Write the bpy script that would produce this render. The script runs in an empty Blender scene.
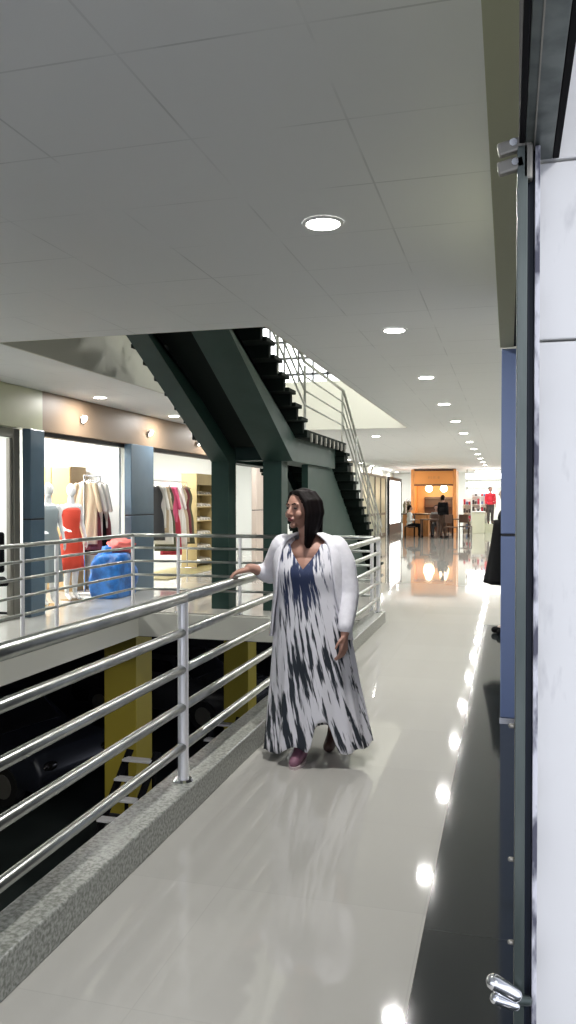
import bpy, bmesh, math, random
from mathutils import Vector, Matrix, noise
random.seed(7)
C = bpy.context.scene.collection
SC = bpy.context.scene
PI = math.pi
V = Vector

# ------------------------------------------------------------------ camera, world, exposure
YAW = math.radians(15.4)
cam_d = bpy.data.cameras.new('camera')
cam = bpy.data.objects.new('camera', cam_d); C.objects.link(cam)
cam_d.sensor_fit = 'VERTICAL'; cam_d.sensor_height = 24.0
cam_d.lens = 800.0 / 1024.0 * 24.0
cam_d.clip_start = 0.02; cam_d.clip_end = 200
cam.location = (0, 0, 1.55)
cam.rotation_euler = (math.radians(90 - 0.86), 0, YAW)
SC.camera = cam
SC.view_settings.view_transform = 'Standard'
SC.view_settings.look = 'None'
SC.view_settings.exposure = 0.22
SC.view_settings.gamma = 1.0
SC.view_settings.use_curve_mapping = False
world = bpy.data.worlds.new('world'); SC.world = world
world.use_nodes = True
world.node_tree.nodes['Background'].inputs[0].default_value = (0.82, 0.86, 1.0, 1)
world.node_tree.nodes['Background'].inputs[1].default_value = 1.5
SC.cycles.use_denoising = True
SC.cycles.sample_clamp_indirect = 6.0
SC.cycles.max_bounces = 8
SC.cycles.caustics_reflective = False
SC.cycles.caustics_refractive = False

P_CORR = 20.0      # each corridor downlight, W
P_LEFT = 9.0      # downlights by the shops
P_SHOP = 145.0     # shop ceiling panels
P_UP = 950.0       # added upper storey fill panels
P_JAMB_FILL = 72.0  # added panel behind the camera, lights the near jamb

# ------------------------------------------------------------------ materials
def mat(name, col, rough=0.5, metal=0.0, emit=None, es=0.0, spec=0.5, coat=0.0):
    m = bpy.data.materials.new(name); m.use_nodes = True
    b = m.node_tree.nodes['Principled BSDF']
    b.inputs['Base Color'].default_value = (*col, 1)
    b.inputs['Roughness'].default_value = rough
    b.inputs['Metallic'].default_value = metal
    b.inputs['Specular IOR Level'].default_value = spec
    b.inputs['Coat Weight'].default_value = coat
    if emit:
        b.inputs['Emission Color'].default_value = (*emit, 1)
        b.inputs['Emission Strength'].default_value = es
    return m

def nodes(m): return m.node_tree.nodes, m.node_tree.links, m.node_tree.nodes['Principled BSDF']

def add_noise(m, scale, c1, c2, lo=0.35, hi=0.65, stretch=(1, 1, 1), detail=4.0, bump=0.0):
    n, l, b = nodes(m)
    tc = n.new('ShaderNodeTexCoord'); mp = n.new('ShaderNodeMapping')
    mp.inputs['Scale'].default_value = stretch
    l.new(tc.outputs['Object'], mp.inputs['Vector'])
    nz = n.new('ShaderNodeTexNoise'); nz.inputs['Scale'].default_value = scale; nz.inputs['Detail'].default_value = detail
    l.new(mp.outputs['Vector'], nz.inputs['Vector'])
    r = n.new('ShaderNodeValToRGB')
    r.color_ramp.elements[0].position = lo; r.color_ramp.elements[0].color = (*c1, 1)
    r.color_ramp.elements[1].position = hi; r.color_ramp.elements[1].color = (*c2, 1)
    l.new(nz.outputs['Fac'], r.inputs['Fac']); l.new(r.outputs['Color'], b.inputs['Base Color'])
    if bump:
        bp = n.new('ShaderNodeBump'); bp.inputs['Strength'].default_value = bump; bp.inputs['Distance'].default_value = 0.01
        l.new(nz.outputs['Fac'], bp.inputs['Height']); l.new(bp.outputs['Normal'], b.inputs['Normal'])
    return m

def add_tiles(m, base, line, tile, off=(0, 0), mortar=0.004, patchy=0.0, var=0.03):
    """square tile joints from object coordinates; joints fade in and out where 'patchy'"""
    n, l, b = nodes(m)
    tc = n.new('ShaderNodeTexCoord'); mp = n.new('ShaderNodeMapping')
    mp.inputs['Location'].default_value = (off[0], off[1], 0)
    l.new(tc.outputs['Object'], mp.inputs['Vector'])
    br = n.new('ShaderNodeTexBrick'); br.offset = 0.0; br.squash = 1.0
    br.inputs['Scale'].default_value = 1.0
    br.inputs['Brick Width'].default_value = tile; br.inputs['Row Height'].default_value = tile
    br.inputs['Mortar Size'].default_value = mortar; br.inputs['Mortar Smooth'].default_value = 0.3
    br.inputs['Color1'].default_value = (*base, 1)
    br.inputs['Color2'].default_value = (*[c * (1 - var) for c in base], 1)
    br.inputs['Mortar'].default_value = (*line, 1)
    l.new(mp.outputs['Vector'], br.inputs['Vector'])
    if patchy:
        nz = n.new('ShaderNodeTexNoise'); nz.inputs['Scale'].default_value = 1.7; nz.inputs['Detail'].default_value = 2
        l.new(tc.outputs['Object'], nz.inputs['Vector'])
        mr = n.new('ShaderNodeMapRange'); mr.inputs['From Min'].default_value = 0.40; mr.inputs['From Max'].default_value = 0.62
        mr.inputs['To Max'].default_value = patchy
        l.new(nz.outputs['Fac'], mr.inputs['Value'])
        mx = n.new('ShaderNodeMix'); mx.data_type = 'RGBA'
        mx.inputs['A'].default_value = (*base, 1)
        l.new(mr.outputs['Result'], mx.inputs['Factor']); l.new(br.outputs['Color'], mx.inputs['B'])
        l.new(mx.outputs['Result'], b.inputs['Base Color'])
    else:
        l.new(br.outputs['Color'], b.inputs['Base Color'])
    return m

M = {}
M['ceiling'] = add_tiles(mat('ceiling_board', (.46, .48, .50), .6), (.76, .78, .79), (.46, .48, .49), .65, (.61, .17), .0055, .62, .01)
M['pale'] = mat('pale_paint', (.58, .58, .52), .6)
M['white_wall'] = mat('white_wall', (.82, .84, .82), .5)
M['floor'] = add_tiles(mat('polished_tile', (.6, .6, .55), .038, spec=.6), (.49, .48, .445), (.45, .44, .41), .8, (.3, .2), .0025, 0, .05)
M['floor_left'] = add_tiles(mat('far_tile', (.6, .6, .55), .12, spec=.5), (.52, .52, .49), (.42, .42, .40), .6, (0, 0), .003, 0, .04)
M['dark_tile'] = add_tiles(mat('dark_tile', (.03, .03, .03), .07), (.022, .026, .027), (.035, .038, .038), .6, (.29, .1), .002, 0, .15)
M['granite'] = add_noise(mat('granite', (.3, .3, .3), .3), 70, (.14, .15, .125), (.38, .39, .36), .36, .64)
M['steel'] = add_noise(mat('stainless', (.6, .6, .58), .30, 1.0), 8, (.32, .335, .315), (.46, .475, .45))
M['steel_bright'] = mat('stainless_post', (.90, .90, .92), .42, .6)
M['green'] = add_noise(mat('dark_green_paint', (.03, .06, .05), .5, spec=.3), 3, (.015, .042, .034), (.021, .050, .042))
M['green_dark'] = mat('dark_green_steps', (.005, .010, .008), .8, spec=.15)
M['blue'] = add_noise(mat('blue_cladding', (.08, .14, .2), .3), 2, (.075, .125, .175), (.095, .15, .205))
M['blue_near'] = mat('periwinkle_cladding', (.155, .215, .40), .3)
M['seam'] = mat('black_joint', (.01, .012, .02), .6)
M['brown'] = mat('brown_fascia', (.24, .165, .105), .5)
M['lime'] = mat('pale_lime_fascia', (.46, .47, .31), .4)
M['olive'] = mat('olive_soffit', (.42, .43, .28), .6)
M['black'] = mat('black', (.005, .005, .006), .8, spec=.12)
M['charcoal'] = mat('charcoal', (.035, .035, .04), .5)
M['yellow'] = mat('yellow_paint', (.50, .40, .05), .5)
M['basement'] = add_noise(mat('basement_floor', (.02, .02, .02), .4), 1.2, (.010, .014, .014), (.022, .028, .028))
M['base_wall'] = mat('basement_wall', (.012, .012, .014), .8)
M['lamp'] = mat('lamp_glow', (1, 1, 1), .5, emit=(1, .97, .9), es=18)
M['spot'] = mat('spot_glow', (1, 1, 1), .5, emit=(1, .95, .88), es=12)  # emission imitates downlights reflected in the brown fascia
M['warm_lamp'] = mat('warm_glow', (1, .9, .7), .5, emit=(1, .85, .55), es=9)
M['panel_lamp'] = mat('panel_glow', (1, 1, 1), .5, emit=(1, 1, .98), es=5)
M['trim_white'] = mat('white_trim', (.8, .8, .8), .4)
M['skin'] = add_noise(mat('skin', (.32, .17, .12), .55), 6, (.36, .19, .14), (.42, .235, .175))
M['hair'] = mat('dark_hair', (.005, .003, .003), .6, spec=.12)
M['lips'] = mat('lips', (.20, .05, .05), .4)
M['eye'] = mat('eye', (.03, .02, .02), .2)
M['cardigan'] = add_noise(mat('white_knit', (.80, .79, .84), .8), 30, (.76, .75, .80), (.84, .83, .88))
M['shoe'] = mat('mauve_shoe', (.24, .11, .16), .5)
M['sole'] = mat('pale_sole', (.6, .5, .5), .5)
M['shoe_brown'] = mat('brown_shoe', (.09, .05, .04), .5)
M['mannequin'] = mat('mannequin_white', (.82, .83, .84), .3)
M['red'] = mat('red_orange_cloth', (.66, .06, .03), .7)
M['redshirt'] = mat('red_cloth', (.60, .02, .04), .7)
M['greyblue'] = mat('grey_blue_cloth', (.25, .30, .32), .7)
M['bluebag'] = add_noise(mat('blue_plastic', (.03, .16, .55), .35), 6, (.015, .09, .32), (.04, .25, .75), bump=.6)
M['coral'] = mat('coral_cloth', (.75, .16, .14), .7)
M['wood_pale'] = mat('pale_wood', (.46, .31, .15), .5)
M['shelf'] = mat('cream_shelf', (.52, .41, .20), .5)
M['pink'] = mat('pink_cloth', (.70, .10, .22), .7)
M['crimson'] = mat('crimson_cloth', (.45, .03, .06), .7)
M['maroon'] = mat('maroon_cloth', (.16, .03, .04), .7)
M['offwhite'] = mat('offwhite_cloth', (.72, .70, .66), .7)
M['beige'] = mat('beige_cloth', (.5, .40, .28), .7)
M['darkolive'] = mat('olive_cloth', (.09, .09, .05), .7)
M['olive_base'] = mat('olive_platform', (.35, .30, .14), .5)
M['orange'] = add_noise(mat('orange_wood', (.6, .25, .06), .35), 3, (.50, .19, .05), (.66, .29, .09), stretch=(8, 8, 1))
M['orange_sign'] = mat('orange_sign', (.70, .28, .07), .4)
M['brown_dark'] = mat('dark_brown', (.08, .04, .025), .4)
M['amber'] = mat('amber_wall', (.55, .33, .14), .5)
M['counter_pale'] = mat('pale_counter', (.60, .62, .48), .4)
M['car'] = mat('car_paint', (.02, .023, .033), .35, .2)
M['car2'] = mat('car_paint_grey', (.06, .06, .065), .25, .3)
M['carglass'] = mat('car_glass', (.01, .01, .012), .08)
M['rubber'] = mat('rubber', (.01, .01, .01), .7)
M['tread_white'] = mat('pale_tread', (.75, .75, .78), .4)
M['rail_grey'] = add_noise(mat('shutter_steel', (.1, .12, .11), .35, .5), 25, (.045, .06, .055), (.12, .14, .13), stretch=(1, 1, .12))
M['navy'] = mat('navy_slot', (.018, .026, .045), .5)
M['flaky'] = add_noise(mat('flaking_edge', (.4, .4, .4), .7), 60, (.08, .08, .11), (.62, .62, .66), .40, .58, stretch=(1, 1, .35))
M['jamb'] = add_noise(mat('white_jamb', (.8, .8, .8), .45), 14, (.50, .50, .50), (.70, .70, .685), .18, .36, stretch=(3, 1, .8))
M['chrome'] = mat('chrome', (.75, .76, .78), .12, 1.0)
M['bracket'] = mat('old_zinc', (.26, .25, .22), .5, .6)
M['cream_col'] = mat('cream_pillar', (.62, .53, .47), .45)
M['goods_a'] = mat('goods_blue', (.10, .18, .35), .5)
M['goods_b'] = mat('goods_dark', (.06, .05, .05), .5)
M['goods_c'] = mat('goods_pale', (.6, .6, .6), .5)
M['signlight'] = mat('lightbox', (1, 1, 1), .5, emit=(.97, 1, 1), es=2.6)  # lit shop window, and imitated ceiling reflections at the far shop
M['window_day'] = mat('daylight_pane', (1, 1, 1), .3, emit=(.9, .96, 1), es=1.9)
M['lavender'] = mat('lavender', (.3, .3, .4), .6)

def dress_material():
    m = mat('streaked_dress', (.8, .8, .82), .75)
    n, l, b = nodes(m)
    tc = n.new('ShaderNodeTexCoord')
    sx = n.new('ShaderNodeSeparateXYZ'); l.new(tc.outputs['Object'], sx.inputs[0])
    def math_(op, a, b_=None, c=None):
        q = n.new('ShaderNodeMath'); q.operation = op
        for i, v in enumerate((a, b_, c)):
            if v is None: continue
            if isinstance(v, (int, float)): q.inputs[i].default_value = v
            else: l.new(v, q.inputs[i])
        return q.outputs[0]
    X, Y, Z = sx.outputs
    # shear the streaks: lean outwards with falling height
    lean = math_('MULTIPLY', math_('SUBTRACT', 1.1, Z), X)
    xs = math_('SUBTRACT', X, math_('MULTIPLY', lean, 0.35))
    xs = math_('ADD', xs, math_('MULTIPLY', Z, 0.16))
    cb = n.new('ShaderNodeCombineXYZ')
    l.new(math_('MULTIPLY', xs, 60), cb.inputs[0]); l.new(math_('MULTIPLY', Y, 18), cb.inputs[1]); l.new(math_('MULTIPLY', Z, 4.2), cb.inputs[2])
    nz = n.new('ShaderNodeTexNoise'); nz.inputs['Scale'].default_value = 1.0; nz.inputs['Detail'].default_value = 3; nz.inputs['Roughness'].default_value = .55
    l.new(cb.outputs[0], nz.inputs['Vector'])
    big = n.new('ShaderNodeTexNoise'); big.inputs['Scale'].default_value = 5.5; big.inputs['Detail'].default_value = 1
    mpb = n.new('ShaderNodeMapping'); mpb.inputs['Scale'].default_value = (1.3, 1, .55); mpb.inputs['Location'].default_value = (.4, 0, .9)
    l.new(tc.outputs['Object'], mpb.inputs[0]); l.new(mpb.outputs[0], big.inputs['Vector'])
    # panel down the centre front
    cx = math_('ADD', X, 0.035)
    cen = math_('ABSOLUTE', cx)
    width = math_('MULTIPLY_ADD', math_('GREATER_THAN', Z, 0.95), 0.060, 0.040)
    pm = n.new('ShaderNodeMapRange'); pm.inputs['From Min'].default_value = .115; pm.inputs['From Max'].default_value = .045
    l.new(cen, pm.inputs['Value']); panel = pm.outputs[0]
    sm = n.new('ShaderNodeMapRange'); sm.inputs['From Min'].default_value = .82; sm.inputs['From Max'].default_value = 1.12
    sm.inputs['To Min'].default_value = .075; sm.inputs['To Max'].default_value = .22
    l.new(Z, sm.inputs['Value']); strong = sm.outputs[0]
    score = math_('ADD', nz.outputs['Fac'], math_('MULTIPLY', panel, strong))
    score = math_('ADD', score, math_('MULTIPLY', math_('SUBTRACT', big.outputs['Fac'], .5), .42))
    # heavier dye near the hem
    score = math_('ADD', score, math_('MULTIPLY', math_('SUBTRACT', 0.25, math_('MINIMUM', Z, 0.25)), .14))
    r = n.new('ShaderNodeValToRGB')
    r.color_ramp.elements[0].position = .545; r.color_ramp.elements[0].color = (.80, .79, .83, 1)
    r.color_ramp.elements[1].position = .575; r.color_ramp.elements[1].color = (.035, .045, .075, 1)
    l.new(score, r.inputs['Fac']); 
    # navier on the chest
    chest = n.new('ShaderNodeMix'); chest.data_type = 'RGBA'
    top = n.new('ShaderNodeMapRange'); top.inputs['From Min'].default_value = .8; top.inputs['From Max'].default_value = 1.0
    l.new(Z, top.inputs['Value']); l.new(top.outputs[0], chest.inputs['Factor'])
    chest.inputs['A'].default_value = (.018, .025, .036, 1); chest.inputs['B'].default_value = (.022, .035, .095, 1)
    r2 = n.new('ShaderNodeValToRGB'); r2.color_ramp.elements[0].position = .525; r2.color_ramp.elements[1].position = .60
    l.new(score, r2.inputs['Fac'])
    fin = n.new('ShaderNodeMix'); fin.data_type = 'RGBA'
    fin.inputs['A'].default_value = (.78, .77, .82, 1)
    l.new(r2.outputs[0], fin.inputs['Factor']); l.new(chest.outputs['Result'], fin.inputs['B'])
    l.new(fin.outputs['Result'], b.inputs['Base Color'])
    return m
M['dress'] = dress_material()

# ------------------------------------------------------------------ helpers
def link(o, parent=None):
    C.objects.link(o)
    if parent is not None: o.parent = parent
    return o

def tag(o, label=None, cat=None, group=None, kind=None):
    if label: o['label'] = label
    if cat: o['category'] = cat
    if group: o['group'] = group
    if kind: o['kind'] = kind
    return o

def thing(name, label, cat, loc=(0, 0, 0), rz=0, group=None):
    o = bpy.data.objects.new(name, None); o.empty_display_size = .1
    o.location = loc; o.rotation_euler = (0, 0, rz)
    link(o); return tag(o, label, cat, group)

def obj(name, bm, m, parent=None, smooth=False, solid=0.0, label=None, loc=None, subsurf=0):
    me = bpy.data.meshes.new(name)
    bmesh.ops.recalc_face_normals(bm, faces=bm.faces) if not solid else None
    bm.to_mesh(me); bm.free()
    if isinstance(m, (list, tuple)):
        for q in m: me.materials.append(q)
    else: me.materials.append(m)
    if smooth:
        for p in me.polygons: p.use_smooth = True
    o = bpy.data.objects.new(name, me); link(o, parent)
    if loc: o.location = loc
    if solid:
        s = o.modifiers.new('solidify', 'SOLIDIFY'); s.thickness = solid; s.offset = 0
    if subsurf:
        s = o.modifiers.new('subsurf', 'SUBSURF'); s.levels = subsurf; s.render_levels = subsurf
    if label: o['label'] = label
    return o

def B(): return bmesh.new()

def box(bm, x0, x1, y0, y1, z0, z1, bevel=0.0, mi=0, rot=None):
    r = bmesh.ops.create_cube(bm, size=1.0)
    vs = r['verts']
    sc = Matrix.Diagonal((x1 - x0, y1 - y0, z1 - z0, 1))
    tr = Matrix.Translation(((x0 + x1) / 2, (y0 + y1) / 2, (z0 + z1) / 2))
    mt = tr @ (rot.to_4x4() if rot else Matrix()) @ sc
    bmesh.ops.transform(bm, matrix=mt, verts=vs)
    faces = set(f for v in vs for f in v.link_faces)
    for f in faces: f.material_index = mi
    if bevel:
        es = list(set(e for v in vs for e in v.link_edges))
        bmesh.ops.bevel(bm, geom=es, offset=bevel, segments=2, affect='EDGES', profile=.5)
    return bm

def capsule(bm, p1, r1, p2, r2, seg=14, flat=False, caps=3, squash=1.0, sq_axis=None):
    p1, p2 = V(p1), V(p2)
    d = p2 - p1; L = d.length
    if L < 1e-6: d = V((0, 0, 1)); L = 1e-6
    z = d.normalized()
    a = V((0, 0, 1)) if abs(z.z) < .9 else V((1, 0, 0))
    if sq_axis is not None: a = V(sq_axis)
    x = z.cross(a).normalized(); y = z.cross(x).normalized()
    rings = []
    if flat:
        prof = [(0, r1), (L, r2)]
    else:
        prof = [(-r1 * math.cos(t), r1 * math.sin(t)) for t in [PI / 2 * k / caps for k in range(1, caps + 1)]]
        prof += [(L + r2 * math.sin(t), r2 * math.cos(t)) for t in [PI / 2 * k / caps for k in range(0, caps)]]
    for (t, r) in prof:
        rings.append([bm.verts.new(p1 + z * t + x * (r * math.cos(2 * PI * k / seg)) + y * (r * squash * math.sin(2 * PI * k / seg))) for k in range(seg)])
    for i in range(len(rings) - 1):
        for k in range(seg):
            bm.faces.new((rings[i][k], rings[i][(k + 1) % seg], rings[i + 1][(k + 1) % seg], rings[i + 1][k]))
    if flat:
        bm.faces.new(list(reversed(rings[0]))); bm.faces.new(rings[-1])
    else:
        b0 = bm.verts.new(p1 - z * r1); b1 = bm.verts.new(p2 + z * r2)
        for k in range(seg):
            bm.faces.new((b0, rings[0][(k + 1) % seg], rings[0][k]))
            bm.faces.new((b1, rings[-1][k], rings[-1][(k + 1) % seg]))
    return bm

def cyl(bm, p1, p2, r, r2=None, seg=14): return capsule(bm, p1, r, p2, r if r2 is None else r2, seg, flat=True)

def chain(bm, pts, seg=14):
    for (a, ra), (b, rb) in zip(pts[:-1], pts[1:]): capsule(bm, a, ra, b, rb, seg)
    return bm

def ellipsoid(bm, c, r, rot=None, u=20, v=14, fn=None):
    res = bmesh.ops.create_uvsphere(bm, u_segments=u, v_segments=v, radius=1.0)
    for q in res['verts']:
        p = V((q.co.x * r[0], q.co.y * r[1], q.co.z * r[2]))
        if fn: p = fn(q.co.copy(), p)
        if rot: p = rot @ p
        q.co = p + V(c)
    return bm

def prism(bm, poly, x0, x1):
    """poly: (y, z) outline extruded along x"""
    a = [bm.verts.new((x0, y, z)) for y, z in poly]; b = [bm.verts.new((x1, y, z)) for y, z in poly]
    n = len(poly)
    bm.faces.new(a); bm.faces.new(list(reversed(b)))
    for i in range(n): bm.faces.new((a[i], b[i], b[(i + 1) % n], a[(i + 1) % n]))
    return bm

def tube(bm, pts, r, seg=10):
    """smooth tube with elbows through a list of points"""
    pts = [V(p) for p in pts]
    prev = None
    for i, p in enumerate(pts):
        d = (pts[min(i + 1, len(pts) - 1)] - pts[max(i - 1, 0)]).normalized()
        a = V((0, 0, 1)) if abs(d.z) < .95 else V((1, 0, 0))
        x = d.cross(a).normalized(); y = d.cross(x).normalized()
        ring = [bm.verts.new(p + x * (r * math.cos(2 * PI * k / seg)) + y * (r * math.sin(2 * PI * k / seg))) for k in range(seg)]
        if prev:
            for k in range(seg): bm.faces.new((prev[k], prev[(k + 1) % seg], ring[(k + 1) % seg], ring[k]))
        else: bm.faces.new(ring)
        prev = ring
    bm.faces.new(list(reversed(prev)))
    return bm

def loft(bm, rings, close=True, cap=False):
    R = [[bm.verts.new(p) for p in ring] for ring in rings]
    n = len(R[0])
    for i in range(len(R) - 1):
        for k in range(n if close else n - 1):
            bm.faces.new((R[i][k], R[i][(k + 1) % n], R[i + 1][(k + 1) % n], R[i + 1][k]))
    if cap:
        bm.faces.new(list(reversed(R[0]))); bm.faces.new(R[-1])
    return bm

def remeshed(bm, voxel, smooth=4, fac=.5):
    me = bpy.data.meshes.new('tmp'); bmesh.ops.recalc_face_normals(bm, faces=bm.faces); bm.to_mesh(me); bm.free()
    o = bpy.data.objects.new('tmp', me); C.objects.link(o)
    r = o.modifiers.new('r', 'REMESH'); r.mode = 'VOXEL'; r.voxel_size = voxel
    if smooth:
        s = o.modifiers.new('s', 'SMOOTH'); s.iterations = smooth; s.factor = fac
    bpy.context.view_layer.update()
    dg = bpy.context.evaluated_depsgraph_get()
    m2 = bpy.data.meshes.new_from_object(o.evaluated_get(dg))
    out = bmesh.new(); out.from_mesh(m2)
    bpy.data.objects.remove(o); bpy.data.meshes.remove(me); bpy.data.meshes.remove(m2)
    return out

def copy_tree(o, parent=None):
    c = o.copy(); C.objects.link(c)
    if parent is not None: c.parent = parent
    for ch in list(o.children): copy_tree(ch, c)
    return c

def struct(name, bm, m, parent=None, label=None):
    o = obj(name, bm, m, parent)
    if parent is None: o['kind'] = 'structure'
    if label: o['label'] = label
    return o

ORD = ['first', 'second', 'third', 'fourth', 'fifth', 'sixth', 'seventh', 'eighth', 'ninth', 'tenth', 'eleventh', 'twelfth',
       'thirteenth', 'fourteenth', 'fifteenth', 'sixteenth', 'seventeenth', 'eighteenth']

# ------------------------------------------------------------------ SHELL
CZ = 3.03
UZ = 4.05
# floors
struct('floor', box(B(), -1.66, -.29, -3, 10.2, -.30, 0), M['floor'])
struct('floor', box(B(), -.29, 3.0, -3, 10.2, -.30, 0), M['dark_tile'])
bmf = B(); box(bmf, -9.6, -.04, 10.2, 46, -.30, 0); struct('floor', bmf, M['floor'])
struct('floor', box(B(), -9.6, -5.0, -3, 10.2, -.30, 0), M['floor_left'])
struct('floor', box(B(), -.04, 3.0, 10.2, 46, -.30, 0), M['dark_tile'])
# slab edges round the well
struct('trim_1', box(B(), -5.0, -4.95, -3, 10.15, -.34, -.02), M['pale'])
struct('trim_2', box(B(), -5.0, -1.68, 10.15, 10.2, -.34, -.02), M['pale'])
struct('trim_3', box(B(), -1.72, -1.66, -3, 10.15, -.34, -.001), M['charcoal'])
# kerb
bm = B(); box(bm, -1.68, -1.50, -3, 10.12, .0, .137, .008)
struct('trim_4', bm, M['granite'])
# ceiling with stair well
bm = B()
box(bm, -9.6, 3, -3, 6.55, CZ, UZ); box(bm, -9.6, -4.65, 6.55, 16.5, CZ, UZ)
box(bm, -2.0, 3, 6.55, 16.5, CZ, UZ); box(bm, -9.6, 3, 16.5, 46, CZ, UZ)
struct('ceiling', bm, M['ceiling'])
# pale lining of the stair well
bm = B()
box(bm, -4.65, -4.63, 6.57, 16.48, CZ + .002, UZ); box(bm, -2.02, -2.0, 6.57, 16.48, CZ + .002, UZ)
box(bm, -4.65, -2.0, 16.47, 16.5, CZ + .002, UZ); box(bm, -4.65, -2.0, 6.55, 6.57, CZ + .002, UZ)
struct('trim_5', bm, M['pale'])
# upper storey
struct('wall_upper_left', box(B(), -9.0, -8.9, 3, 24, UZ, 7.2), M['pale'])
struct('wall_upper_right', box(B(), .6, .7, 3, 24, UZ, 7.2), M['pale'])
struct('wall_upper_back', box(B(), -9.0, .7, 22, 22.1, UZ, 7.2), M['pale'])
struct('wall_upper_front', box(B(), -9.0, .7, 2.9, 3.0, UZ, 7.2), M['pale'])
struct('ceiling_upper', box(B(), -9.0, .7, 3, 22, 7.2, 7.3), M['pale'])
bm = B(); box(bm, -7.0, -4.4, 21.93, 21.99, 4.6, 6.5)
w = struct('window_1', bm, M['window_day'])
bm = B()
for i in range(7): box(bm, -7.0 + i * .42, -6.96 + i * .42, 21.86, 21.93, 4.6, 6.5)
for i in range(5): box(bm, -7.0, -4.4, 21.86, 21.93, 4.6 + i * .46, 4.66 + i * .46)
obj('window_frame', bm, M['charcoal'], w)
def area(name, parent, loc, size, size_y, power, col=(1, 1, 1), shape='RECTANGLE', rot=(0, 0, 0), spread=PI):
    d = bpy.data.lights.new(name, 'AREA'); d.shape = shape; d.size = size; d.size_y = size_y; d.energy = power; d.color = col
    d.spread = spread
    o = bpy.data.objects.new(name, d); link(o, parent); o.location = loc; o.rotation_euler = rot
    return o
for i, (x, y) in enumerate([(-5.5, 9), (-2.0, 13), (-5.5, 18)]):  # panels added out of view to brighten the storey above the opening
    t = thing('ceiling_light_panel', 'bright upper storey ceiling panel, %s from the camera, seen only through the stair opening' % ORD[i], 'ceiling light', (x, y, 7.2), 0, 'upper storey light panels')
    obj('frame', box(B(), -.64, .64, -.64, .64, -.05, 0, .01), M['trim_white'], t)
    obj('diffuser', box(B(), -.6, .6, -.6, .6, -.06, -.05), M['panel_lamp'], t)
    area('lamp', t, (0, 0, -.08), 1.2, 1.2, P_UP / 3, (1, .99, .94))

# basement
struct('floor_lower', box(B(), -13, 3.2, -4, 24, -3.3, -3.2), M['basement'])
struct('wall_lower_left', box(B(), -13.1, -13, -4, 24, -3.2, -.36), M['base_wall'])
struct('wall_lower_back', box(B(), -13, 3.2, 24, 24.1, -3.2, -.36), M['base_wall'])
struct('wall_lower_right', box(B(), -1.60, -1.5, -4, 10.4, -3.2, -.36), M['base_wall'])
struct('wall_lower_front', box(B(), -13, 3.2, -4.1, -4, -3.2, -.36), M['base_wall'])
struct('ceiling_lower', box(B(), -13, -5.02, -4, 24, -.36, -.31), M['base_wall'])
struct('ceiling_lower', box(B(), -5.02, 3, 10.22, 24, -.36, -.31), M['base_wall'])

# left row of shops -------------------------------------------------
SX = -6.1
struct('wall_back', box(B(), -9.6, 3, 44.0, 44.1, 0, CZ), M['white_wall'])
struct('wall_left', box(B(), -9.7, -9.6, -3, 44.0, 0, CZ), M['white_wall'])
struct('wall_front', box(B(), -9.6, -4.5, -3.1, -3, 0, CZ), M['white_wall'])
for i, y in enumerate([9.44, 12.62, 18.2, 24.0, 30.0, 36.0]):
    struct('wall_shop_%d' % (i + 1), box(B(), -9.6, SX - .42, y, y + .08, 0, CZ - .01), M['white_wall'])
def fascia(i, y0, y1, m, z0=2.49):
    struct('trim_%d' % i, box(B(), SX - .25, SX, y0, y1, z0, CZ - .005), m)
fascia(6, -3, 9.60, M['lime']); fascia(7, 9.60, 18.9, M['brown']); fascia(8, 18.9, 30, M['pale']); fascia(9, 30, 43.9, M['pale'])
struct('trim_10', box(B(), SX - .24, SX - .1, 9.65, 18.9, 2.43, 2.489), M['charcoal'])

pil_spec = [(9.24, 9.57, M['blue'], 'blue clad shop pillar at the left, nearest the camera'),
            (12.15, 13.02, M['blue'], 'blue clad shop pillar between the red dress and the pink garments'),
            (19.0, 19.9, M['cream_col'], 'cream tiled pillar seen between the two green stair posts')]
for (y0, y1, m, lab) in pil_spec:
    t = thing('pillar', lab, 'pillar', (SX - .02, (y0 + y1) / 2, 0), 0, 'pillars of the shop row')
    h = (y1 - y0) / 2
    bm = B(); box(bm, -.06, .07, -h, h, 0, 1.285, .01); box(bm, -.06, .07, -h, h, 1.305, 2.488, .01)
    obj('cladding', bm, m, t)
    obj('joint', box(B(), -.055, .065, -h + .005, h - .005, 1.285, 1.305), M['seam'], t)
# shop ceiling panels
for i, (x, y) in enumerate([(-8.0, 7.2), (-7.8, 11.0), (-7.8, 15.4), (-7.8, 21.0), (-7.8, 27.0), (-7.8, 33.0), (-7.8, 39.0)]):
    t = thing('ceiling_light_panel', 'lit ceiling panel inside the %s shop of the left row' % ORD[i], 'ceiling light', (x, y, CZ), 0, 'shop light panels')
    obj('frame', box(B(), -.64, .64, -.64, .64, -.04, -.001, .01), M['trim_white'], t)
    obj('diffuser', box(B(), -.6, .6, -.6, .6, -.05, -.04), M['panel_lamp'], t)
    area('lamp', t, (0, 0, -.07), 1.2, 1.2, P_SHOP * (1 if i < 3 else .45), (1, .98, .93))

# shop front of the first shop: steel door frame with a pane
d1 = thing('shop_door', 'grey metal framed glass shop door at the left edge', 'door', (SX - .12, 7.6, 0))
bm = B(); box(bm, -.04, .04, 1.46, 1.60, 0, 2.48, .01); box(bm, -.04, .04, -2.4, 1.46, 2.36, 2.48, .01); box(bm, -.03, .03, 1.39, 1.45, 0, 2.35, .01)
box(bm, -.04, .04, -2.4, 1.46, 0, .06, .01)
obj('door_frame', bm, M['bracket'], d1)

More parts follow.
